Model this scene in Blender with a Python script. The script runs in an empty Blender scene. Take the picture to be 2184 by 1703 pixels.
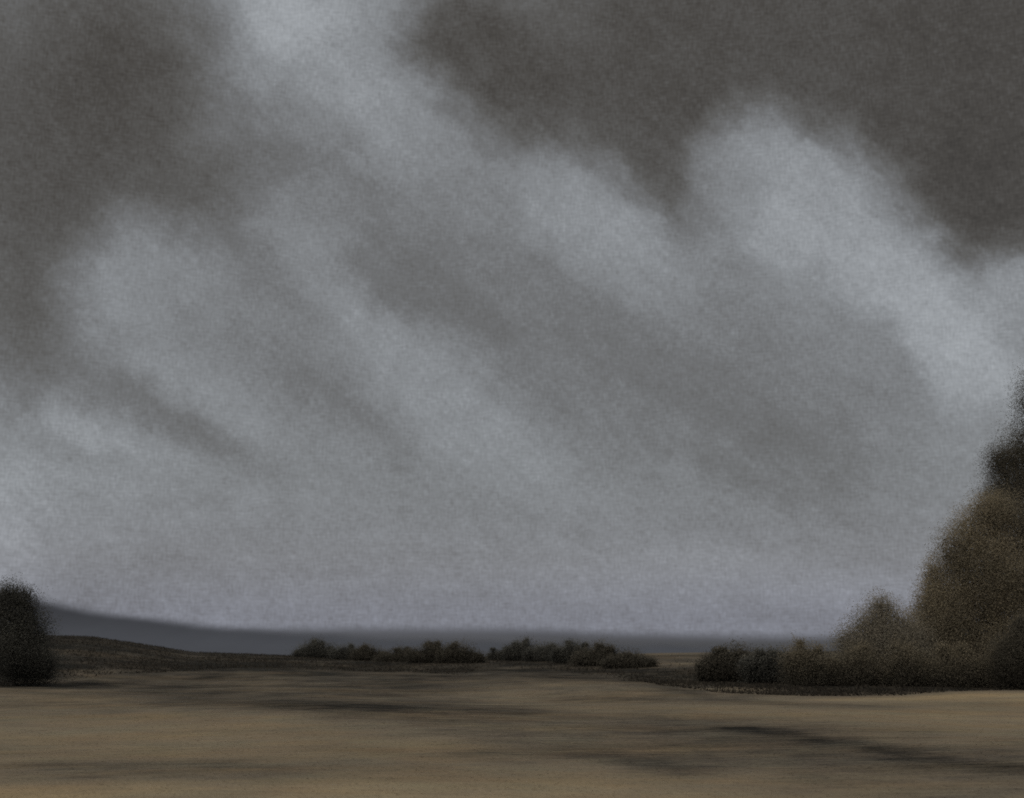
import bpy, math, random
import numpy as np
from mathutils import Vector, Matrix

random.seed(7)
rng = np.random.default_rng(7)
R = math.radians
scene = bpy.context.scene
C = scene.collection

# ------------------------------------------------------------------ camera
W, H, F = 1024.0, 798.0, 1236.0          # frame and focal length in pixels
EYE = 3.0                                # eye height above the near field (m)
PITCH = math.atan(241.0 / F)
cam_data = bpy.data.cameras.new('camera')
cam_data.sensor_width = 36.0
cam_data.lens = F / W * 36.0
cam_data.clip_start = 0.1
cam_data.clip_end = 30000.0
cam = bpy.data.objects.new('camera', cam_data)
C.objects.link(cam)
cam_data.dof.use_dof = True
cam_data.dof.focus_distance = 42.0
cam_data.dof.aperture_fstop = cam_data.lens / 1000 / 0.085
cam.location = (0, 0, EYE)
cam.rotation_euler = (math.pi / 2 + PITCH, 0, 0)
scene.camera = cam


def ray(px, py):
    """direction of a picture point in the world"""
    u, v = (px - W / 2) / F, (H / 2 - py) / F
    cp, sp = math.cos(PITCH), math.sin(PITCH)
    return np.array([u, cp - v * sp, sp + v * cp])


def at(px, py, Y):
    d = ray(px, py)
    k = Y / d[1]
    return np.array([d[0] * k, Y, EYE + d[2] * k])


def on_ground(px, py, z=0.0):
    d = ray(px, py)
    k = (z - EYE) / d[2]
    return np.array([d[0] * k, d[1] * k])


def on_terrain(px, py):
    """where the line of sight of a picture point meets the land"""
    d = ray(px, py)
    ts = np.linspace(12, 320, 3000) / d[1]
    gap = EYE + d[2] * ts - terrain(d[0] * ts, d[1] * ts)
    hit = np.nonzero(gap <= 0)[0]
    t = ts[hit[0]] if len(hit) else 190.0 / d[1]
    return np.array([d[0] * t, d[1] * t])


def lin(c):
    c = c / 255.0
    return c / 12.92 if c <= 0.04045 else ((c + 0.055) / 1.055) ** 2.4


def rgb(r, g, b):
    return (lin(r), lin(g), lin(b), 1.0)


# ------------------------------------------------------------------ render look
scene.view_settings.view_transform = 'Standard'
scene.view_settings.look = 'None'
scene.view_settings.exposure = 0
scene.view_settings.gamma = 1
scene.cycles.use_denoising = False
scene.cycles.max_bounces = 4
scene.cycles.diffuse_bounces = 2

# ------------------------------------------------------------------ node helper
class NT:
    def __init__(self, tree):
        self.t = tree
        self.t.nodes.clear()

    def n(self, kind, **kw):
        nd = self.t.nodes.new(kind)
        ins = kw.pop('ins', {})
        for k, v in kw.items():
            setattr(nd, k, v)
        for k, v in ins.items():
            self.put(nd.inputs[k], v)
        return nd

    def put(self, sock, v):
        if isinstance(v, bpy.types.NodeSocket):
            self.t.links.new(v, sock)
        else:
            sock.default_value = v

    def math(self, op, a, b=None, c=None, clamp=False):
        nd = self.n('ShaderNodeMath', operation=op, use_clamp=clamp)
        for i, v in enumerate((a, b, c)):
            if v is not None:
                self.put(nd.inputs[i], v)
        return nd.outputs[0]

    def vec(self, op, a, b=None, scale=None):
        nd = self.n('ShaderNodeVectorMath', operation=op)
        self.put(nd.inputs[0], a)
        if b is not None:
            self.put(nd.inputs[1], b)
        if scale is not None:
            self.put(nd.inputs['Scale'], scale)
        return nd

    def noise(self, vec, scale, detail=2.0, rough=0.5, dims='3D', w=None):
        nd = self.n('ShaderNodeTexNoise', noise_dimensions=dims)
        self.put(nd.inputs['Vector'], vec)
        nd.inputs['Scale'].default_value = scale
        nd.inputs['Detail'].default_value = detail
        nd.inputs['Roughness'].default_value = rough
        return nd

    def mapping(self, vec, loc=(0, 0, 0), rot=(0, 0, 0), scale=(1, 1, 1), kind='POINT'):
        nd = self.n('ShaderNodeMapping', vector_type=kind)
        self.put(nd.inputs['Vector'], vec)
        nd.inputs['Location'].default_value = loc
        nd.inputs['Rotation'].default_value = rot
        nd.inputs['Scale'].default_value = scale
        return nd.outputs[0]

    def mixf(self, fac, a, b):
        nd = self.n('ShaderNodeMix', data_type='FLOAT')
        self.put(nd.inputs[0], fac)
        self.put(nd.inputs[2], a)
        self.put(nd.inputs[3], b)
        return nd.outputs[0]

    def mixc(self, fac, a, b, blend='MIX'):
        nd = self.n('ShaderNodeMix', data_type='RGBA', blend_type=blend)
        self.put(nd.inputs[0], fac)
        self.put(nd.inputs[6], a)
        self.put(nd.inputs[7], b)
        return nd.outputs[2]

    def remap(self, v, a, b, c, d, kind='LINEAR'):
        nd = self.n('ShaderNodeMapRange', interpolation_type=kind)
        self.put(nd.inputs[0], v)
        for i, x in enumerate((a, b, c, d)):
            self.put(nd.inputs[i + 1], x)
        return nd.outputs[0]

    def ramp(self, v, stops, interp='LINEAR'):
        nd = self.n('ShaderNodeValToRGB')
        nd.color_ramp.interpolation = interp
        el = nd.color_ramp.elements
        while len(el) < len(stops):
            el.new(0.5)
        for e, (p, c) in zip(el, stops):
            e.position = p
            e.color = c
        self.put(nd.inputs[0], v)
        return nd.outputs[0]


# ------------------------------------------------------------------ sky
SUN_EL, SUN_AZ = R(40), R(212)     # azimuth clockwise from the view direction (+Y): behind, to the left
world = bpy.data.worlds.new('World')
scene.world = world
world.use_nodes = True
world.cycles.sampling_method = 'MANUAL'
world.cycles.sample_map_resolution = 512
T = NT(world.node_tree)
K = 1024 / 2184.0

# banks of cloud: x, y, half length, half width, slope (degrees downwards to the right), grey, cover, hard core
CLOUDS = [
    # broad tone of the sky
    (1092, 1150, 2000, 620, 0, 0.500, 0.9, .25),
    (1092, 650, 1700, 480, 8, 0.450, 0.9, .2),
    (120, 300, 560, 620, 0, 0.285, 0.9, .15),
    (1700, 130, 1250, 440, 12, 0.285, 0.95, .3),
    (2080, 380, 330, 330, 30, 0.255, 0.8, .2),
    (20, 620, 190, 420, 0, 0.310, 0.7, .1),
    # great cloud tower at upper left
    (630, 80, 270, 190, 42, 0.560, 0.9, .1),
    (620, 20, 190, 130, 20, 0.625, 0.85, .1),
    (420, 60, 150, 160, 10, 0.420, 0.5, .0),
    (850, 250, 320, 170, 42, 0.545, 0.85, .15),
    (760, 180, 200, 80, 42, 0.580, 0.6, .0),
    (560, 300, 330, 210, 40, 0.420, 0.6, .0),
    (280, 120, 230, 330, 0, 0.275, 0.75, .1),
    (1090, 170, 280, 190, 42, 0.275, 0.9, .1),
    (1300, 220, 480, 240, 20, 0.285, 0.85, .1),
    (430, 380, 330, 110, -12, 0.335, 0.75, .1),
    (960, 60, 170, 150, 10, 0.285, 0.85, .2),
    # middle left cloud
    (300, 590, 260, 170, -20, 0.575, 0.85, .1),
    (430, 640, 330, 150, 35, 0.500, 0.7, .05),
    (650, 490, 280, 150, 40, 0.530, 0.7, .05),
    (90, 690, 170, 200, 0, 0.340, 0.5, .0),
    # centre cloud
    (1010, 400, 260, 90, 45, 0.480, 0.6, .0),
    (1290, 490, 330, 150, 28, 0.570, 0.9, .1),
    (1350, 580, 330, 110, 30, 0.530, 0.6, .0),
    (1430, 390, 230, 90, 35, 0.290, 0.75, .05),
    # right cloud
    (1650, 385, 260, 180, 24, 0.550, 0.9, .25),
    (1770, 470, 390, 250, 40, 0.560, 0.95, .25),
    (1640, 470, 230, 140, 25, 0.600, 0.6, .0),
    (1720, 330, 220, 55, 27, 0.570, 0.45, .0),
    (1860, 420, 260, 60, 48, 0.480, 0.5, .0),
    (1560, 430, 130, 130, 50, 0.430, 0.4, .0),
    (1960, 650, 420, 150, 42, 0.600, 0.9, .2),
    (2080, 780, 260, 150, 48, 0.620, 0.8, .1),
    (2130, 620, 160, 110, 15, 0.560, 0.8, .1),
    (1900, 230, 260, 100, 32, 0.285, 0.7, .0),
    (2110, 410, 230, 170, 48, 0.265, 0.85, .15),
    (2120, 60, 420, 230, 10, 0.275, 0.9, .3),
    # slanting veils, dark
    (890, 610, 240, 130, 35, 0.410, 0.75, .0),
    (1010, 690, 200, 80, 25, 0.400, 0.6, .0),
    (1350, 760, 400, 130, 32, 0.430, 0.7, .0),
    (1640, 920, 430, 130, 30, 0.410, 0.8, .0),
    (1560, 1010, 330, 60, 18, 0.420, 0.6, .0),
    (260, 830, 360, 110, 30, 0.395, 0.7, .0),
    (430, 930, 300, 70, 22, 0.400, 0.6, .0),
    (660, 830, 300, 80, 36, 0.420, 0.6, .0),
    (800, 900, 230, 70, 36, 0.430, 0.4, .0),
    # slanting veils, bright
    (800, 700, 330, 80, 42, 0.540, 0.8, .05),
    (960, 870, 460, 170, 38, 0.555, 0.85, .1),
    (1130, 980, 360, 90, 30, 0.540, 0.6, .05),
    (480, 740, 380, 45, 40, 0.480, 0.6, .0),
    (560, 840, 380, 40, 38, 0.480, 0.5, .0),
    (160, 950, 260, 50, 24, 0.500, 0.7, .0),
    (1620, 620, 420, 60, 44, 0.500, 0.6, .0),
    (1500, 560, 300, 40, 44, 0.500, 0.5, .0),
    (1760, 700, 420, 60, 38, 0.520, 0.5, .0),
    (2060, 900, 170, 150, 60, 0.560, 0.6, .0),
    (1960, 1000, 260, 180, 60, 0.520, 0.5, .0),
    # low sky
    (1092, 1160, 1500, 150, 2, 0.505, 0.6, .1),
    (1500, 1230, 800, 110, 0, 0.555, 0.6, .1),
    (250, 1230, 520, 130, 5, 0.480, 0.5, .1),
    (10, 1130, 140, 280, 0, 0.590, 0.7, .0),
    (1500, 1345, 900, 34, 0, 0.520, 0.5, .0),
]


def sky_deg(px, py):
    d = ray(px, py)
    d = d / np.linalg.norm(d)
    return np.array([math.degrees(math.atan2(d[0], d[1])), math.degrees(math.asin(d[2]))])


geo = T.n('ShaderNodeTexCoord').outputs['Generated']
sep = T.n('ShaderNodeSeparateXYZ', ins={0: geo})
az = T.math('MULTIPLY', T.math('ARCTAN2', sep.outputs[0], sep.outputs[1]), 57.29578)
elv = T.math('MULTIPLY', T.math('ARCSINE', sep.outputs[2]), 57.29578)
dome = T.n('ShaderNodeCombineXYZ', ins={0: az, 1: elv}).outputs[0]      # degrees round the horizon, degrees up
# ragged edges: large billows, then strands drawn out along the slant of the rain
w1 = T.noise(dome, 0.16, 4.0, 0.55)
w3 = T.noise(dome, 0.42, 5.0, 0.6)
slant = T.mapping(dome, rot=(0, 0, R(38)), scale=(1, 1, 1))
slant = T.mapping(slant, scale=(0.17, 0.62, 1))
w2 = T.noise(slant, 1.5, 7.0, 0.74)
off = T.vec('SCALE', T.vec('SUBTRACT', w1.outputs['Color'], (0.5, 0.5, 0.5)).outputs[0], scale=2.8).outputs[0]
off2 = T.vec('SCALE', T.vec('SUBTRACT', w2.outputs['Color'], (0.5, 0.5, 0.5)).outputs[0], scale=1.7).outputs[0]
off3 = T.vec('SCALE', T.vec('SUBTRACT', w3.outputs['Color'], (0.5, 0.5, 0.5)).outputs[0], scale=2.4).outputs[0]
warped = T.vec('ADD', T.vec('ADD', T.vec('ADD', dome, off).outputs[0], off2).outputs[0], off3).outputs[0]
warped = T.vec('MULTIPLY', warped, (1, 1, 0)).outputs[0]

far = T.noise(dome, 0.045, 4.0, 0.55).outputs[0]
tone = T.remap(far, 0.3, 0.7, 0.42, 0.66)  # base sky overhead and behind, brightened to add ambient light
for (cx, cy, ra, rb, ang, val, cover, core) in CLOUDS:
    c = sky_deg(cx * K, cy * K)
    a = R(ang)
    e1 = sky_deg((cx + ra * math.cos(a)) * K, (cy + ra * math.sin(a)) * K) - c
    e2 = sky_deg((cx - rb * math.sin(a)) * K, (cy + rb * math.cos(a)) * K) - c
    la, lb = np.linalg.norm(e1), np.linalg.norm(e2)
    q = T.mapping(warped, loc=(c[0], c[1], 0), rot=(0, 0, math.atan2(e1[1], e1[0])), scale=(la, lb, 1), kind='TEXTURE')
    r = T.vec('LENGTH', q).outputs['Value']
    tone = T.mixf(T.remap(r, core, 1.0, cover, 0.0, 'SMOOTHSTEP'), tone, val)
# strands and fine grain of the falling rain
st = T.noise(slant, 2.4, 7.0, 0.7).outputs[0]
tone = T.math('ADD', tone, T.math('MULTIPLY', T.math('SUBTRACT', st, 0.5), 0.075))
hz = T.noise(T.mapping(dome, scale=(0.07, 1.0, 1)), 1.5, 5.0, 0.65).outputs[0]
hz = T.math('MULTIPLY', T.math('SUBTRACT', hz, 0.5), T.remap(elv, 2.0, 12.0, 0.07, 0.0, 'SMOOTHSTEP'))
tone = T.math('ADD', tone, hz)
bil = T.noise(dome, 0.7, 5.0, 0.6).outputs[0]
tone = T.math('ADD', tone, T.math('MULTIPLY', T.math('SUBTRACT', bil, 0.5), 0.07))
gr = T.noise(T.mapping(dome, scale=(0.22, 1.0, 1)), 12.0, 1.0, 0.6).outputs[0]
tone = T.math('ADD', tone, T.math('MULTIPLY', T.math('SUBTRACT', gr, 0.5), 0.11))
gr2 = T.noise(T.mapping(dome, scale=(1.0, 0.22, 1)), 12.0, 1.0, 0.6).outputs[0]
tone = T.math('ADD', tone, T.math('MULTIPLY', T.math('SUBTRACT', gr2, 0.5), 0.11))

cloud = T.ramp(tone, [
    (0.18, rgb(48, 45, 41)), (0.28, rgb(73, 70, 66)), (0.36, rgb(92, 91, 89)), (0.45, rgb(111, 112, 113)),
    (0.54, rgb(134, 137, 140)), (0.62, rgb(157, 161, 165)), (0.75, rgb(190, 195, 199))])
low = T.remap(elv, 0.5, 8.0, 1.0, 0.0, 'SMOOTHSTEP')
haze = T.remap(elv, 0.2, 4.0, 0.6, 0.0, 'SMOOTHSTEP')
cloud = T.mixc(haze, cloud, T.mixc(1.0, cloud, (0.93, 0.97, 1.09, 1), 'MULTIPLY'))
cloud = T.mixc(T.math('MULTIPLY', low, 0.9), cloud, T.mixc(1.0, cloud, (1.008, 0.978, 1.028, 1), 'MULTIPLY'))
sky = T.n('ShaderNodeTexSky', sky_type='NISHITA', sun_disc=False)
sky.sun_elevation = SUN_EL
sky.sun_rotation = SUN_AZ
bright = T.vec('SCALE', cloud, scale=10.0).outputs[0]          # background strength is 0.1
col = T.mixc(0.985, sky.outputs[0], bright)
bg = T.n('ShaderNodeBackground', ins={0: col, 1: 0.1})
outw = T.n('ShaderNodeOutputWorld')
T.t.links.new(bg.outputs[0], outw.inputs[0])

sun_data = bpy.data.lights.new('sun', 'SUN')
sun_data.energy = 2.4
sun_data.angle = R(16)
sun_data.color = (1.0, 0.95, 0.87)
sun = bpy.data.objects.new('sun', sun_data)
C.objects.link(sun)
sdir = Vector((math.sin(SUN_AZ) * math.cos(SUN_EL), math.cos(SUN_AZ) * math.cos(SUN_EL), math.sin(SUN_EL)))
sun.rotation_euler = sdir.to_track_quat('Z', 'Y').to_euler()
sun.location = sdir * 200

# ------------------------------------------------------------------ terrain
BROW_X = np.array([-400, -75, -60, -50, -44, -38, -26, -14, 0, 17, 35, 60, 400.])
BROW_Z = np.array([4.0, 3.9, 3.75, 3.3, 2.4, 1.45, 0.95, 0.7, 0.8, 1.3, 1.5, 1.6, 1.6])


def sstep(a, b, v):
    t = np.clip((v - a) / (b - a), 0, 1)
    return t * t * (3 - 2 * t)


def terrain(x, y):
    x = np.asarray(x, float)
    y = np.asarray(y, float)
    brow = np.interp(x * 150.0 / np.maximum(y, 60.0), BROW_X, BROW_Z)
    z = brow * sstep(78, 150, y)
    z = z - sstep(160, 700, y) * (z + 30.0)
    near = 1 - sstep(120, 200, y)
    z = z + near * (0.10 * np.sin(x * 0.11 + y * 0.16) + 0.07 * np.sin(x * 0.05 - y * 0.23 + 1.3)
                    + 0.05 * np.sin(x * 0.31 + y * 0.07 + 0.5))
    return z


# value noise for painting tones over the field
def vnoise(x, y, seed=0):
    xi, yi = np.floor(x).astype(np.int64), np.floor(y).astype(np.int64)
    xf, yf = x - xi, y - yi
    xf, yf = xf * xf * (3 - 2 * xf), yf * yf * (3 - 2 * yf)

    def hsh(a, b):
        h = (a * 374761393 + b * 668265263 + seed * 1442695041) & 0x7fffffff
        h = ((h ^ (h >> 13)) * 1274126177) & 0x7fffffff
        return ((h ^ (h >> 16)) & 0xffff) / 65535.0
    return (hsh(xi, yi) * (1 - xf) + hsh(xi + 1, yi) * xf) * (1 - yf) + (hsh(xi, yi + 1) * (1 - xf) + hsh(xi + 1, yi + 1) * xf) * yf


# swathes across the field, given where they lie: picture points, half thickness (picture units), tone, cover
SWATHES = [
    # bright dry grass
    ([(0, 1565), (420, 1570), (760, 1590)], 60, 0.68, .85),
    ([(0, 1690), (600, 1690), (1150, 1695)], 40, 0.92, .9),
    ([(1700, 1490), (2184, 1490)], 26, 0.85, .9),
    ([(1560, 1540), (2184, 1535)], 32, 0.72, .8),
    ([(500, 1640), (1100, 1640), (1500, 1630)], 40, 0.66, .7),
    ([(1500, 1660), (2184, 1690)], 40, 0.62, .7),
    ([(1180, 1470), (1500, 1530)], 30, 0.62, .7),
    # darker strips
    ([(60, 1440), (300, 1450), (700, 1480), (1000, 1500)], 40, 0.28, .75),
    ([(560, 1460), (900, 1520), (1300, 1580), (1700, 1640)], 60, 0.22, .75),
    ([(60, 1395), (300, 1405), (640, 1425), (900, 1445)], 26, 0.10, .85),
    ([(100, 1368), (250, 1385), (420, 1400), (640, 1412)], 14, 0.0, 1),
    ([(230, 1440), (480, 1490), (760, 1530), (1060, 1600), (1250, 1640)], 28, 0.13, .9),
    ([(620, 1455), (760, 1470), (960, 1520), (1150, 1560), (1400, 1590)], 30, 0.17, .8),
    ([(840, 1570), (1060, 1600), (1300, 1600)], 22, 0.28, .6),
    ([(1040, 1425), (1300, 1450), (1550, 1490), (1760, 1500)], 16, 0.16, .85),
    ([(1100, 1560), (1400, 1550), (1650, 1560)], 26, 0.34, .6),
    ([(1480, 1555), (1700, 1590), (1900, 1625), (2184, 1640)], 18, 0.10, .95),
    ([(1900, 1625), (2184, 1640)], 26, 0.24, .7),
    ([(60, 1640), (260, 1655), (450, 1648)], 22, 0.24, .75),
    ([(0, 1600), (120, 1610)], 20, 0.40, .6),
    ([(560, 1600), (800, 1612)], 12, 0.40, .5),
    ([(0, 1465), (160, 1450)], 16, 0.15, .7),
    ([(1650, 1455), (1850, 1472), (2184, 1455)], 12, 0.06, .9),
    ([(1560, 1448), (1750, 1458)], 12, 0.2, .6),
]


def swathe_segments():
    out = []
    for pts, th, val, cov in SWATHES:
        for (a, b) in zip(pts[:-1], pts[1:]):
            pa, pb = on_terrain(a[0] * K, a[1] * K), on_terrain(b[0] * K, b[1] * K)
            m = ((a[0] + b[0]) / 2 * K, (a[1] + b[1]) / 2 * K)
            n0, n1 = on_terrain(m[0], m[1] + th * K), on_terrain(m[0], max(m[1] - th * K, 652))
            d = (pb - pa) / np.linalg.norm(pb - pa)
            nrm = np.array([-d[1], d[0]])
            half = abs(np.dot(n1 - n0, nrm)) / 2
            out.append((pa, pb, max(half, 0.5), val, cov))
    return out


SEG = swathe_segments()


def field_tone(x, y):
    x = np.asarray(x, float)
    y = np.asarray(y, float)
    t = np.full(x.shape, 0.42)
    wx = x + (vnoise(x * 0.12, y * 0.06, 3) - 0.5) * 6 + (vnoise(x * 0.5, y * 0.25, 4) - 0.5) * 1.6
    wy = y + (vnoise(x * 0.12, y * 0.06, 5) - 0.5) * 5 + (vnoise(x * 0.5, y * 0.25, 6) - 0.5) * 1.4
    # one swathe at a time, its segments joined
    i = 0
    for pts, th, val, cov in SWATHES:
        al = np.zeros_like(t)
        for _ in range(len(pts) - 1):
            pa, pb, half, v, cv = SEG[i]
            i += 1
            d = pb - pa
            k = np.clip(((wx - pa[0]) * d[0] + (wy - pa[1]) * d[1]) / np.dot(d, d), 0, 1)
            dist = np.hypot(wx - pa[0] - k * d[0], wy - pa[1] - k * d[1])
            al = np.maximum(al, cv * (1 - sstep(0.15, 1.5, dist / half)))
        t = t * (1 - al) + val * al
    t = t + (vnoise(x * 0.35, y * 0.12, 8) - 0.5) * 0.12 + (vnoise(x * 0.09 + y * 0.03, y * 0.07, 9) - 0.5) * 0.22
    return np.clip(t, 0, 1)


# edge of the mown field: beyond it lies dark rough ground; (x, y) of the edge in the picture
EDGE = [(-200, 690), (0, 686), (60, 676), (110, 668), (170, 668), (300, 667), (400, 670), (460, 673), (484, 668), (500, 664),
        (560, 668), (610, 675), (660, 683), (720, 689), (800, 692), (900, 692), (1024, 688), (1300, 688)]
EDGE_W = np.array([on_terrain(a, b) for a, b in EDGE])
EDGE_B, EDGE_D = EDGE_W[:, 0] / EDGE_W[:, 1], EDGE_W[:, 1]


def rough(x, y):
    """0 on the mown field, 1 on the dark rough ground beyond its edge"""
    b = x / np.maximum(y, 20.0)
    d = np.interp(b, EDGE_B, EDGE_D) * (1 + 0.10 * (vnoise(x * 0.15, y * 0.1, 21) - 0.5))
    r = sstep(0.90, 1.08, y / d)
    gap = np.exp(-((b - 0.128) / 0.034) ** 4) * sstep(104, 116, y)        # pale grass seen through the gap in the hedge
    smear = np.exp(-((b + 0.022) / 0.012) ** 2) * 0.5                     # pale strip between the two hedges
    return r * (1 - 0.97 * gap) * (1 - smear)


# ------------------------------------------------------------------ materials
GRASS_STOPS = [(0.0, (0.015, 0.014, 0.012, 1)), (0.2, (0.072, 0.061, 0.048, 1)), (0.45, (0.146, 0.120, 0.087, 1)),
               (0.7, (0.190, 0.153, 0.105, 1)), (1.0, (0.270, 0.212, 0.135, 1))]


def field_material():
    m = bpy.data.materials.new('dry_grass_field')
    m.use_nodes = True
    T = NT(m.node_tree)
    pos = T.n('ShaderNodeNewGeometry').outputs['Position']
    tone = T.n('ShaderNodeAttribute', attribute_name='tone').outputs['Fac']
    a = T.noise(pos, 0.5, 6.0, 0.6).outputs[0]
    b = T.noise(T.mapping(pos, scale=(0.35, 2.0, 1)), 1.6, 5.0, 0.7).outputs[0]
    c = T.noise(pos, 9.0, 3.0, 0.7).outputs[0]
    v = T.math('ADD', tone, T.math('MULTIPLY', T.math('SUBTRACT', a, 0.5), 0.45))
    v = T.math('ADD', v, T.math('MULTIPLY', T.math('SUBTRACT', b, 0.5), 0.50))
    v = T.math('ADD', v, T.math('MULTIPLY', T.math('SUBTRACT', c, 0.5), 0.34), clamp=True)
    patch = T.noise(T.mapping(pos, loc=(5, 3, 0), rot=(0, 0, R(-25)), scale=(0.45, 1.0, 1)), 0.16, 5.0, 0.6).outputs[0]
    v = T.math('ADD', v, T.math('MULTIPLY', T.math('SUBTRACT', patch, 0.5), 0.55), clamp=True)
    col = T.ramp(v, GRASS_STOPS)
    hue = T.noise(pos, 0.35, 3.0, 0.6).outputs[0]
    ochre = T.noise(T.mapping(pos, loc=(31, 7, 0), scale=(0.5, 1.0, 1)), 0.22, 5.0, 0.65).outputs[0]
    col = T.mixc(T.remap(ochre, 0.42, 0.68, 0.0, 0.55), col, T.mixc(1.0, col, (1.16, 0.98, 0.74, 1), 'MULTIPLY'))
    col = T.mixc(T.remap(hue, 0.4, 0.7, 0.0, 0.35), col, T.mixc(1.0, col, (0.86, 1.02, 1.0, 1), 'MULTIPLY'))
    bump = T.n('ShaderNodeBump', ins={'Height': T.math('ADD', a, T.math('MULTIPLY', c, 0.6)), 'Strength': 0.6, 'Distance': 0.12})
    bs = T.n('ShaderNodeBsdfPrincipled', ins={'Base Color': col, 'Roughness': 0.95, 'Normal': bump.outputs[0]})
    bs.inputs['Specular IOR Level'].default_value = 0.05
    o = T.n('ShaderNodeOutputMaterial')
    T.t.links.new(bs.outputs[0], o.inputs[0])
    return m


def stalk_material():
    m = bpy.data.materials.new('dry_stalks')
    m.use_nodes = True
    T = NT(m.node_tree)
    tone = T.n('ShaderNodeAttribute', attribute_name='tone').outputs['Fac']
    col = T.ramp(tone, GRASS_STOPS)
    d = T.n('ShaderNodeBsdfDiffuse', ins={'Color': col})
    tr = T.n('ShaderNodeBsdfTranslucent', ins={'Color': col})
    mx = T.n('ShaderNodeMixShader', ins={0: 0.45, 1: d.outputs[0], 2: tr.outputs[0]})
    o = T.n('ShaderNodeOutputMaterial')
    T.t.links.new(mx.outputs[0], o.inputs[0])
    return m


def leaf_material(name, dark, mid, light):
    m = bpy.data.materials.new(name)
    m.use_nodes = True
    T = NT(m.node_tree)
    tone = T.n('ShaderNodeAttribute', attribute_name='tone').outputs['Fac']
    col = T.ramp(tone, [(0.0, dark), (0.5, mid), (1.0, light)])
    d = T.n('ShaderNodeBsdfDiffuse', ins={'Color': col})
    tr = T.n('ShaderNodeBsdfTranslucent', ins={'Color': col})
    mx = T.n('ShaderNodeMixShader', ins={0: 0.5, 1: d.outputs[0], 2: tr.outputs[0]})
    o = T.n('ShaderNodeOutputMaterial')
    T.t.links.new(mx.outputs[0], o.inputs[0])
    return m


def bark_material():
    m = bpy.data.materials.new('dark_bark')
    m.use_nodes = True
    T = NT(m.node_tree)
    pos = T.n('ShaderNodeTexCoord').outputs['Object']
    nz = T.noise(T.mapping(pos, scale=(6, 6, 1)), 2.0, 4.0, 0.6).outputs[0]
    col = T.ramp(nz, [(0.3, (0.015, 0.012, 0.010, 1)), (0.7, (0.06, 0.05, 0.04, 1))])
    bump = T.n('ShaderNodeBump', ins={'Height': nz, 'Strength': 0.6, 'Distance': 0.05})
    bs = T.n('ShaderNodeBsdfPrincipled', ins={'Base Color': col, 'Roughness': 0.9, 'Normal': bump.outputs[0]})
    o = T.n('ShaderNodeOutputMaterial')
    T.t.links.new(bs.outputs[0], o.inputs[0])
    return m


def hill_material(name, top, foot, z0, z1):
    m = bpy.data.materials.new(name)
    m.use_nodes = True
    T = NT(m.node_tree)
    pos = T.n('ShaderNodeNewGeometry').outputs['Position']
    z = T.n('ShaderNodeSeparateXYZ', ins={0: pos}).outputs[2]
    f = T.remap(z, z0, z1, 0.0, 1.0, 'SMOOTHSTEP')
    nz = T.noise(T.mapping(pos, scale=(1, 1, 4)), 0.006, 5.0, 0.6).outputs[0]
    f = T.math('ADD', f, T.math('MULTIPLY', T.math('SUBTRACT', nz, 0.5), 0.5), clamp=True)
    col = T.mixc(f, foot, top)  # haze and mist put into the base colour by height
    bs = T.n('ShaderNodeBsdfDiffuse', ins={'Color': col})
    cover = T.n('ShaderNodeAttribute', attribute_name='cover').outputs['Fac']     # opacity, thinned towards the skyline to imitate haze
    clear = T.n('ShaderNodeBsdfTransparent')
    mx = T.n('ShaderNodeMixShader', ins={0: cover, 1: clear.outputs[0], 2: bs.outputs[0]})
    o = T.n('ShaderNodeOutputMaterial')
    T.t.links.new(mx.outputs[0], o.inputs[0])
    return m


M_FIELD = field_material()
M_STALK = stalk_material()
M_BARK = bark_material()
M_DARK = leaf_material('dark_foliage', (0.040, 0.039, 0.035, 1), (0.115, 0.111, 0.096, 1), (0.220, 0.208, 0.170, 1))
M_OLIVE = leaf_material('olive_foliage', (0.070, 0.063, 0.050, 1), (0.225, 0.193, 0.138, 1), (0.430, 0.345, 0.215, 1))
M_HEDGE = leaf_material('hedge_foliage', (0.038, 0.034, 0.028, 1), (0.105, 0.095, 0.075, 1), (0.210, 0.180, 0.130, 1))
M_BROWN = leaf_material('brown_foliage', (0.075, 0.067, 0.055, 1), (0.225, 0.202, 0.160, 1), (0.390, 0.335, 0.250, 1))


# ------------------------------------------------------------------ mesh helpers
def quads_mesh(name, verts, tone):
    """verts: (n,4,3) separate quads; tone: (n,) written to the 'tone' attribute"""
    n = len(verts)
    me = bpy.data.meshes.new(name)
    me.vertices.add(n * 4)
    me.vertices.foreach_set('co', verts.reshape(-1).astype(np.float32))
    me.loops.add(n * 4)
    me.loops.foreach_set('vertex_index', np.arange(n * 4, dtype=np.int32))
    me.polygons.add(n)
    me.polygons.foreach_set('loop_start', np.arange(0, n * 4, 4, dtype=np.int32))
    at_ = me.attributes.new('tone', 'FLOAT', 'FACE')
    at_.data.foreach_set('value', tone.astype(np.float32))
    me.update()
    me.validate()
    return me


def link(name, me, mat, parent=None):
    o = bpy.data.objects.new(name, me)
    if mat:
        me.materials.append(mat)
    C.objects.link(o)
    if parent is not None:
        o.parent = parent
    return o


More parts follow.
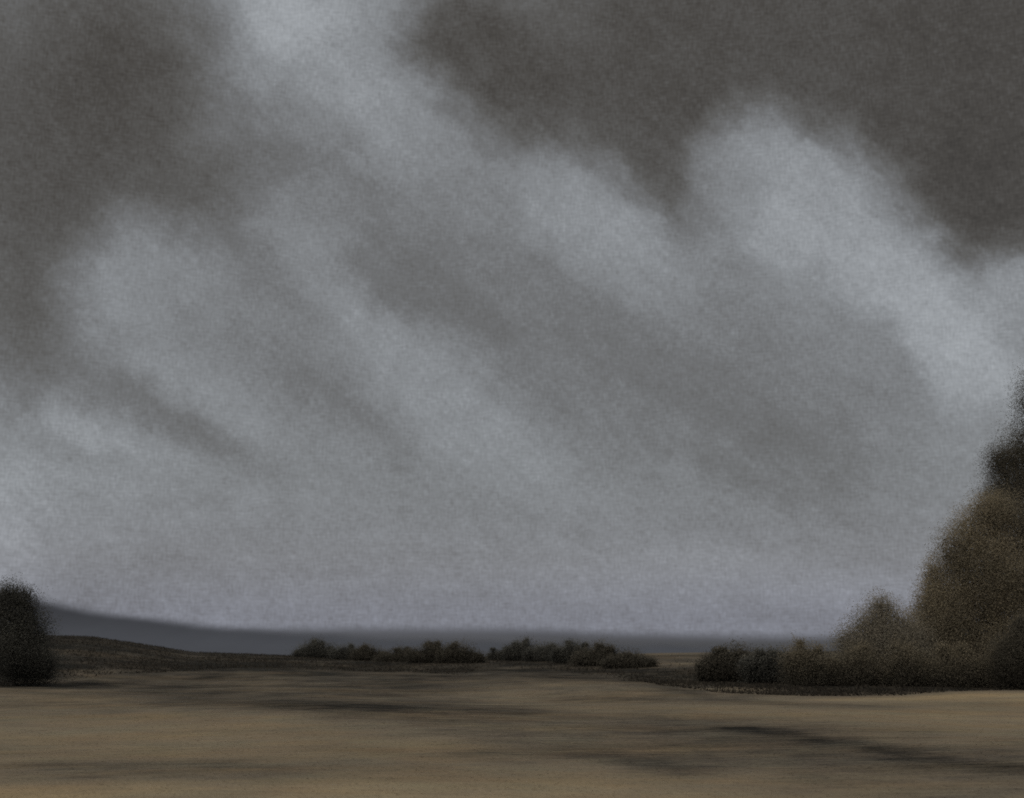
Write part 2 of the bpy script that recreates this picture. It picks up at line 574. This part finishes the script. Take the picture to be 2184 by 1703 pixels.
def tubes_mesh(name, paths, sides=7):
    """paths: list of [(point, radius), ...]; one mesh of tapered limbs"""
    vs, fs = [], []
    for p in paths:
        base = len(vs)
        for i, (c, r) in enumerate(p):
            c = np.array(c, float)
            nxt = np.array(p[min(i + 1, len(p) - 1)][0], float)
            prv = np.array(p[max(i - 1, 0)][0], float)
            d = nxt - prv
            d = d / (np.linalg.norm(d) + 1e-9)
            s = np.cross(d, (0.31, 0.93, 0.2))
            s = s / np.linalg.norm(s)
            t = np.cross(d, s)
            for k in range(sides):
                a = 2 * math.pi * k / sides
                rr = r * (1 + 0.12 * math.sin(3 * a + i))
                vs.append(tuple(c + rr * (math.cos(a) * s + math.sin(a) * t)))
        for i in range(len(p) - 1):
            for k in range(sides):
                a, b = base + i * sides + k, base + i * sides + (k + 1) % sides
                fs.append((a, b, b + sides, a + sides))
        fs.append(tuple(base + (len(p) - 1) * sides + k for k in range(sides)))
    me = bpy.data.meshes.new(name)
    me.from_pydata(vs, [], fs)
    me.polygons.foreach_set('use_smooth', [True] * len(me.polygons))
    return me


# ------------------------------------------------------------------ field (one sheet out to the horizon)
def spaced(lo, hi, n, centre, tight):
    a, b = math.asinh((lo - centre) / tight), math.asinh((hi - centre) / tight)
    return centre + tight * np.sinh(np.linspace(a, b, n))


xs = spaced(-9000, 9000, 420, 0, 28)
ys = spaced(-600, 9000, 420, 55, 30)
GX, GY = np.meshgrid(xs, ys)
GZ = terrain(GX, GY)
co = np.stack([GX, GY, GZ], -1).reshape(-1, 3)
ny, nx = GX.shape
idx = np.arange(ny * nx).reshape(ny, nx)
quad = np.stack([idx[:-1, :-1], idx[:-1, 1:], idx[1:, 1:], idx[1:, :-1]], -1).reshape(-1, 4)
me = bpy.data.meshes.new('field')
me.vertices.add(len(co))
me.vertices.foreach_set('co', co.reshape(-1).astype(np.float32))
me.loops.add(quad.size)
me.loops.foreach_set('vertex_index', quad.reshape(-1).astype(np.int32))
me.polygons.add(len(quad))
me.polygons.foreach_set('loop_start', np.arange(0, quad.size, 4, dtype=np.int32))
me.polygons.foreach_set('use_smooth', np.ones(len(quad), dtype=bool))
tn = field_tone(GX, GY)
far_dark = sstep(150, 230, GY)                       # rough dark land beyond the brow
far_dark = far_dark * (1 - 0.9 * np.exp(-((GX / np.maximum(GY, 20) - 0.128) / 0.034) ** 4) * (1 - sstep(230, 300, GY)))
tn = tn * (1 - far_dark) + 0.10 * far_dark
rg = rough(GX, GY)
tn = tn * (1 - rg) + rg * (0.01 + 0.07 * vnoise(GX * 0.2, GY * 0.06, 22))
me.attributes.new('tone', 'FLOAT', 'POINT').data.foreach_set('value', tn.reshape(-1).astype(np.float32))
me.update()
field = link('field', me, M_FIELD)
field['kind'] = 'structure'

# short dry stalks standing on it: nobody could count them
N = 130000
yy = 16 + (95 - 16) * rng.random(N) ** 1.15
xx = (rng.random(N) - 0.5) * 2 * (yy * 0.46 + 4)
zz = terrain(xx, yy)
hh = 0.006 + 0.022 * rng.random(N) ** 2
ww = (0.006 + 0.010 * rng.random(N)) * (0.7 + yy / 60)
ang = rng.normal(size=N) * 0.5 + (rng.random(N) < 0.5) * math.pi          # lodged mostly along the rows
ln = (0.06 + 0.16 * rng.random(N)) * (0.7 + yy / 90)
lean = np.stack([np.cos(ang), np.sin(ang)], 1) * ln[:, None]
th = ang + math.pi / 2
v = np.zeros((N, 4, 3))
dx, dy = np.cos(th) * ww, np.sin(th) * ww
for k, (s, up, tap) in enumerate(((-1, 0, 1), (1, 0, 1), (1, 1, .35), (-1, 1, .35))):
    v[:, k, 0] = xx + s * dx * tap + up * lean[:, 0]
    v[:, k, 1] = yy + s * dy * tap + up * lean[:, 1]
    v[:, k, 2] = zz - 0.01 + up * hh
tt = np.clip(field_tone(xx, yy) * (1 - 0.9 * rough(xx, yy)) + 0.10 + (rng.random(N) - 0.5) * 0.30, 0.02, 1)
stalks = link('dry_grass', quads_mesh('dry_grass', v, tt), M_STALK)
stalks['kind'] = 'stuff'
stalks['label'] = 'short dry straw coloured grass over the open field'
stalks['category'] = 'grass'


# longer rough grass and weeds beyond the edge of the mown field
N = 90000
bb = (rng.random(N) - 0.5) * 2 * 0.5
dd = np.interp(bb, EDGE_B, EDGE_D)
yy = dd * (0.95 + 0.75 * rng.random(N) ** 1.6)
xx = bb * yy
keep = (rng.random(N) < rough(xx, yy) * 1.2) & (yy < 175)
xx, yy = xx[keep], yy[keep]
N = len(xx)
zz = terrain(xx, yy)
clump = vnoise(xx * 0.5, yy * 0.3, 23)
hh = (0.05 + 0.16 * rng.random(N) ** 2) * (0.3 + clump)
ww = 0.03 + 0.05 * rng.random(N)
th = rng.random(N) * math.pi
lean = (rng.random((N, 2)) - 0.5) * 0.3
v = np.zeros((N, 4, 3))
dx, dy = np.cos(th) * ww, np.sin(th) * ww
for k, (s, up, tap) in enumerate(((-1, 0, 1), (1, 0, 1), (1, 1, .25), (-1, 1, .25))):
    v[:, k, 0] = xx + s * dx * tap + up * lean[:, 0]
    v[:, k, 1] = yy + s * dy * tap + up * lean[:, 1]
    v[:, k, 2] = zz - 0.02 + up * hh
tt = np.clip(0.04 + 0.08 * clump + (rng.random(N) - 0.5) * 0.10, 0.0, 1)
rough_grass = link('rough_grass', quads_mesh('rough_grass', v, tt), M_STALK)
rough_grass['kind'] = 'stuff'
rough_grass['label'] = 'dark rough grass along the foot of the hedges'
rough_grass['category'] = 'grass'


# ------------------------------------------------------------------ hills, haze put into colour and opacity
def ridge(name, profile, Y, depth, foot, mat, seed, fade):
    """profile: picture points of the skyline, converted to heights at distance Y"""
    pts = [at(px, py, Y) for px, py in profile]
    X = np.linspace(pts[0][0], pts[-1][0], 260)
    Z = np.interp(X, [p[0] for p in pts], [p[2] for p in pts])
    ker = np.hanning(15)
    Zs = np.convolve(np.pad(Z, 7, mode='edge'), ker / ker.sum(), 'valid')
    Zs = Zs + (vnoise(X * 0.02, X * 0 + seed, seed) - 0.5) * 3.0 + (vnoise(X * 0.07, X * 0 + seed, seed + 1) - 0.5) * 1.3
    rows = []
    cov = []
    for s in np.linspace(-1, 0, 41):
        g = math.cos(s * math.pi / 2) ** 1.2 if abs(s) < 1 else 0
        yy = Y + s * depth + (vnoise(X * 0.004, X * 0 + 3, seed) - 0.5) * depth * 0.25
        zz_ = foot + (Zs - foot) * g
        rows.append(np.stack([X, yy, zz_], -1))
        cov.append(0.03 + 0.97 * sstep(-0.1, 1.0, (Zs - zz_) / fade))
    V = np.concatenate(rows)
    n = len(X)
    f = [(r * n + i, r * n + i + 1, (r + 1) * n + i + 1, (r + 1) * n + i) for r in range(40) for i in range(n - 1)]
    me = bpy.data.meshes.new(name)
    me.from_pydata(V.tolist(), [], f)
    me.polygons.foreach_set('use_smooth', [True] * len(me.polygons))
    me.attributes.new('cover', 'FLOAT', 'POINT').data.foreach_set('value', np.concatenate(cov).astype(np.float32))
    o = link(name, me, mat)
    o['kind'] = 'structure'
    return o


M_HILL = hill_material('haze_tinted_hill', (0.054, 0.057, 0.067, 1), (0.080, 0.086, 0.102, 1), -10, 60)
M_FAR = hill_material('haze_tinted_far_land', (0.118, 0.124, 0.146, 1), (0.090, 0.093, 0.103, 1), -20, 35)
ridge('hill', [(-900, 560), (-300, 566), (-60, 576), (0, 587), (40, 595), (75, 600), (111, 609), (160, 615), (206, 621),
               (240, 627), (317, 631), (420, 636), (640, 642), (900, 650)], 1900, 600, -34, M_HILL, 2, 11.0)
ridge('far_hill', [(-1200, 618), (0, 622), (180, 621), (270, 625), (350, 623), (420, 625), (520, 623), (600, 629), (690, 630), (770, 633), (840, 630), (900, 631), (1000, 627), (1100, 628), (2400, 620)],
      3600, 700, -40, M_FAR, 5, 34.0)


# ------------------------------------------------------------------ trees and bushes
def plant(name, label, cat, lobes, Y, mat, group=None, trunk_px=None, trunk_r=0.2, leaf=0.08, dens=1.0, lift=0.0, seed=0,
          stem_name='trunk', crown_name='crown', shade=0.0, fuzz=1.0, skirt=False):
    """lobes: (px, py, rx, ry[, tone shift]) of the crown's masses, at distance Y"""
    r_ = np.random.default_rng(seed + 100)
    bx = trunk_px if trunk_px is not None else float(np.mean([l[0] for l in lobes]))
    p0 = at(bx, 660, Y)
    base = np.array([p0[0], Y, float(terrain(p0[0], Y))])
    root = bpy.data.objects.new(name, None)
    root.empty_display_size = 0.5
    C.objects.link(root)
    root.location = base
    root['label'] = label
    root['category'] = cat
    if group:
        root['group'] = group
    lobes = list(lobes)
    if skirt:                            # foliage down to the ground
        zg = float(terrain(p0[0], Y))
        cp, sp = math.cos(PITCH), math.sin(PITCH)
        gy = H / 2 - F * ((zg - EYE) * cp - Y * sp) / (Y * cp + (zg - EYE) * sp)
        for (px, py, rx, ry, *_) in list(lobes):
            if gy - py > ry * 0.5:
                h_ = max(4.0, (gy - py) * 0.6)
                lobes.append((px, gy - h_ * 0.75, rx * 0.95, h_, -0.08))
    P, TN, SZ = [], [], []
    mpp = Y / F
    paths = []
    top = max(at(l[0], l[1], Y)[2] for l in lobes)
    # trunk up through the crown
    trunk_top = base[2] + (top - base[2]) * 0.82
    tp = []
    cx = np.mean([at(l[0], l[1], Y)[0] for l in lobes])
    for k in range(6):
        s = k / 5
        c = np.array([base[0] + (cx - base[0]) * s * 0.6 + 0.1 * math.sin(3 * s + seed), Y + 0.1 * math.cos(2 * s + seed),
                      base[2] - 0.15 + (trunk_top - base[2]) * s])
        tp.append((c - base, trunk_r * (1.15 - s) + 0.015))
    paths.append(tp)
    for li, l in enumerate(lobes):
        px, py, rx, ry = l[:4]
        ts = l[4] if len(l) > 4 else 0.0
        c = at(px, py, Y)
        a, b = rx * mpp, ry * mpp
        dep = max(a, b) * 0.8
        c = c + np.array([0, r_.normal() * dep * 0.25, 0])
        # limb to the middle of this mass
        j = tp[min(4, max(1, int((c[2] - base[2]) / max(trunk_top - base[2], .1) * 4)))][0]
        e = c - base
        mid = (j + e) / 2 + np.array([0, 0, -0.06 * np.linalg.norm(e - j)])
        paths.append([(j, trunk_r * 0.45), (mid, trunk_r * 0.3), (e, trunk_r * 0.12 + 0.01)])
        area = rx * ry * 3.14
        n = int(area * 3.0 * dens * (0.13 / leaf) ** 2 * (Y / 84.0) ** 2) + 60
        ncl = max(8, n // 14)
        d = r_.normal(size=(ncl, 3))
        d /= np.linalg.norm(d, axis=1)[:, None]
        rad = r_.random(ncl) ** 0.42 * (1 + 0.16 * fuzz * np.abs(r_.normal(size=ncl)) * r_.choice([1, 1, -.6], ncl))
        cl = d * rad[:, None] * np.array([a, dep, b])
        ctone = 0.42 + ts + 0.10 * r_.normal(size=ncl) + 0.20 * d[:, 2] * rad - 0.12 * (1 - rad)  # light painted into leaf tone: upper clusters lighter, inner ones darker
        pick = r_.integers(0, ncl, n)
        spread = min(0.34, 0.22 * min(a, b) + 0.06) * fuzz
        pts = c + cl[pick] + r_.normal(size=(n, 3)) * spread
        P.append(pts)
        TN.append(ctone[pick] + 0.05 * r_.normal(size=n) - shade)
        SZ.append(leaf * (0.5 + 0.8 * r_.random(n)))
        # inner foliage, shade put into its darker tone
        ni = int(area * 0.35 * dens * (Y / 84.0) ** 2) + 30
        d = r_.normal(size=(ni, 3))
        d /= np.linalg.norm(d, axis=1)[:, None]
        P.append(c + d * (0.74 * r_.random(ni) ** 0.5)[:, None] * np.array([a, dep * .8, b]))
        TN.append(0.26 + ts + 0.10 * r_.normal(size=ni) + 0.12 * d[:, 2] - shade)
        SZ.append(leaf * (1.8 + 1.2 * r_.random(ni)))
    P = np.concatenate(P)
    TN = np.clip(np.concatenate(TN), 0, 1)
    SZ = np.concatenate(SZ)
    gz = terrain(P[:, 0], P[:, 1])
    keep = P[:, 2] > gz + 0.03 + lift
    TN = np.clip(TN - 0.20 * (1 - sstep(0.0, 2.6, P[:, 2] - gz)) * (1 if Y < 100 else 0.5), 0, 1)  # painted shade: leaf tone darkens towards the ground
    P, TN, SZ = P[keep], TN[keep], SZ[keep]
    n = len(P)
    u = r_.normal(size=(n, 3))
    u /= np.linalg.norm(u, axis=1)[:, None]
    w = np.cross(u, r_.normal(size=(n, 3)))
    w /= np.linalg.norm(w, axis=1)[:, None]
    Q = P - base
    V = np.stack([Q - u * SZ[:, None] * .5, Q + w * SZ[:, None] * .28 + u * SZ[:, None] * .08,
                  Q + u * SZ[:, None] * .5, Q - w * SZ[:, None] * .28 + u * SZ[:, None] * .08], 1)
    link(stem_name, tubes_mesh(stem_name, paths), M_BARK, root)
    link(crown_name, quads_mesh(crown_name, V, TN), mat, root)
    return root


def clump(px, py, rx, ry, seed):
    """irregular masses of one hedge bush"""
    r_ = np.random.default_rng(seed + 900)
    out = [(px + rx * r_.uniform(-.2, .2), py, rx * .55, ry * r_.uniform(.85, 1.1))]
    for k in range(5):
        f = r_.uniform(.35, .6)
        sx = (-.75 + 1.5 * k / 4) * rx
        out.append((px + sx, py + ry * r_.uniform(0.0, .35), rx * f * .8, ry * f * r_.uniform(1.0, 1.5), r_.uniform(-.08, .1)))
    for k in range(2):
        out.append((px + rx * r_.uniform(-.7, .7), py - ry * r_.uniform(.5, .9), rx * .2, ry * .32, .06))
    return out


# the wood at the right
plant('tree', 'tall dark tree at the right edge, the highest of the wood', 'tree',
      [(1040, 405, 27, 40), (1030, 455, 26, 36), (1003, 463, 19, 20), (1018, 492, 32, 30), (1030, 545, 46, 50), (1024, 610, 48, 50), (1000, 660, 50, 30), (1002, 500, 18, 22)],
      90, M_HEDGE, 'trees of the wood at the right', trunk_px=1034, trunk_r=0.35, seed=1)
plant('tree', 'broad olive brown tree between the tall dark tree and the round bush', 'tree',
      [(1000, 512, 22, 22, -.05), (986, 516, 22, 22, .05), (970, 536, 20, 26, .1), (952, 558, 18, 32, -.08), (985, 570, 36, 42, .02), (1004, 545, 24, 30, -.08), (1008, 585, 24, 30, -.05), (962, 598, 36, 42, -.03), (945, 615, 24, 40, .02), (932, 640, 22, 36),  # raised lobe tones are painted highlights on the crown
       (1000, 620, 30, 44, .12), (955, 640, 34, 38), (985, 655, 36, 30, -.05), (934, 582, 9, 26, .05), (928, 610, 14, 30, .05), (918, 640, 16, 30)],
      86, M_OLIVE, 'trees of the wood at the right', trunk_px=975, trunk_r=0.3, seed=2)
plant('bush', 'large round brown bush left of the wood, peaked in the middle', 'bush',
      [(882, 612, 16, 18, .06), (868, 630, 20, 20), (898, 630, 22, 20, .04), (850, 645, 18, 18), (882, 652, 36, 26), (915, 648, 22, 28)],
      84, M_BROWN, 'bushes below the wood', trunk_px=882, trunk_r=0.12, seed=4, stem_name='stem', crown_name='foliage', skirt=True)
plant('bush', 'dark rounded bush in front of the trunks at the right edge', 'bush',
      [(1024, 628, 13, 15), (1014, 652, 20, 20), (1032, 650, 22, 30)],
      80, M_HEDGE, 'bushes below the wood', trunk_px=1020, trunk_r=0.1, seed=5, stem_name='stem', crown_name='foliage', skirt=True, shade=.05)
for k, (px, py, rx, ry, lab, mt) in enumerate([
        (812, 660, 26, 18, 'low hedge bush under the left slope of the peaked brown bush', M_OLIVE),
        (858, 664, 28, 18, 'low hedge bush right below the peak of the brown bush', M_OLIVE),
        (905, 664, 28, 20, 'low hedge bush in the dip between the peaked brown bush and the olive brown tree', M_OLIVE),
        (955, 666, 32, 19, 'low hedge bush at the foot of the olive brown tree', M_OLIVE),
        (1005, 666, 32, 19, 'low hedge bush at the right edge beside the bright strip of grass', M_OLIVE)]):
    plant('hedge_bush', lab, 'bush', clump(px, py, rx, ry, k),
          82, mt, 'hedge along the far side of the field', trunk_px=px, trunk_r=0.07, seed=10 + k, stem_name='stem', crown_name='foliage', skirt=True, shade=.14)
# hedge running left from the wood
MID = [
    (775, 660, 24, 13, 86, M_DARK, 'dark rounded hedge bush next left of the wood'),
    (738, 658, 24, 12, 92, M_HEDGE, 'olive hedge bush right of the gap with pale grass'),
    (713, 666, 12, 7, 92, M_HEDGE, 'small olive hedge bush at the right end of the gap'),
    (630, 662, 20, 10, 112, M_HEDGE, 'low brown hedge bush at the left end of the gap'),
    (604, 656, 22, 12, 118, M_HEDGE, 'brown hedge bush second from the gap'),
    (574, 651, 18, 11, 126, M_DARK, 'dark peaked bush right of the middle of the centre hedge'),
    (549, 653, 20, 9, 132, M_DARK, 'flat topped dark bush in the middle of the centre hedge'),
    (525, 650, 15, 9, 138, M_DARK, 'dark bush with a small peak near the left end of the centre hedge'),
    (505, 654, 14, 7, 142, M_DARK, 'low dark bush ending the centre hedge on the left'),
    (462, 655, 18, 12, 128, M_HEDGE, 'brown bush ending the left hedge at the pale smear of grass'),
    (436, 653, 22, 12, 130, M_HEDGE, 'highest broad brown bush of the left hedge'),
    (404, 657, 20, 9, 134, M_HEDGE, 'low soft brown bush of the left hedge'),
    (372, 654, 15, 8, 140, M_HEDGE, 'soft brown bush right of the two dark round ones'),
    (345, 652, 11, 8, 146, M_DARK, 'smaller of the two dark round bushes at the hedge end'),
    (315, 650, 15, 10, 150, M_DARK, 'larger of the two dark round bushes at the hedge end'),
]
for k, (px, py, rx, ry, Y, mt, lab) in enumerate(MID):
    plant('hedge_bush', lab, 'bush', clump(px, py, rx * 1.3, ry * (0.85 + 0.25 * ((k * 7) % 5) / 4), 40 + k),
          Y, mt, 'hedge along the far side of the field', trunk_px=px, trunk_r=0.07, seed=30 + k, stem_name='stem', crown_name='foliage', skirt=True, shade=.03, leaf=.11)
# left edge
plant('tree', 'small dark tree at the left edge of the field', 'tree',
      [(12, 597, 16, 15), (22, 600, 13, 15), (4, 604, 14, 18), (22, 618, 21, 22), (4, 630, 20, 26), (26, 642, 22, 28), (12, 655, 28, 28), (34, 660, 18, 22), (44, 666, 13, 16), (20, 672, 30, 14)],
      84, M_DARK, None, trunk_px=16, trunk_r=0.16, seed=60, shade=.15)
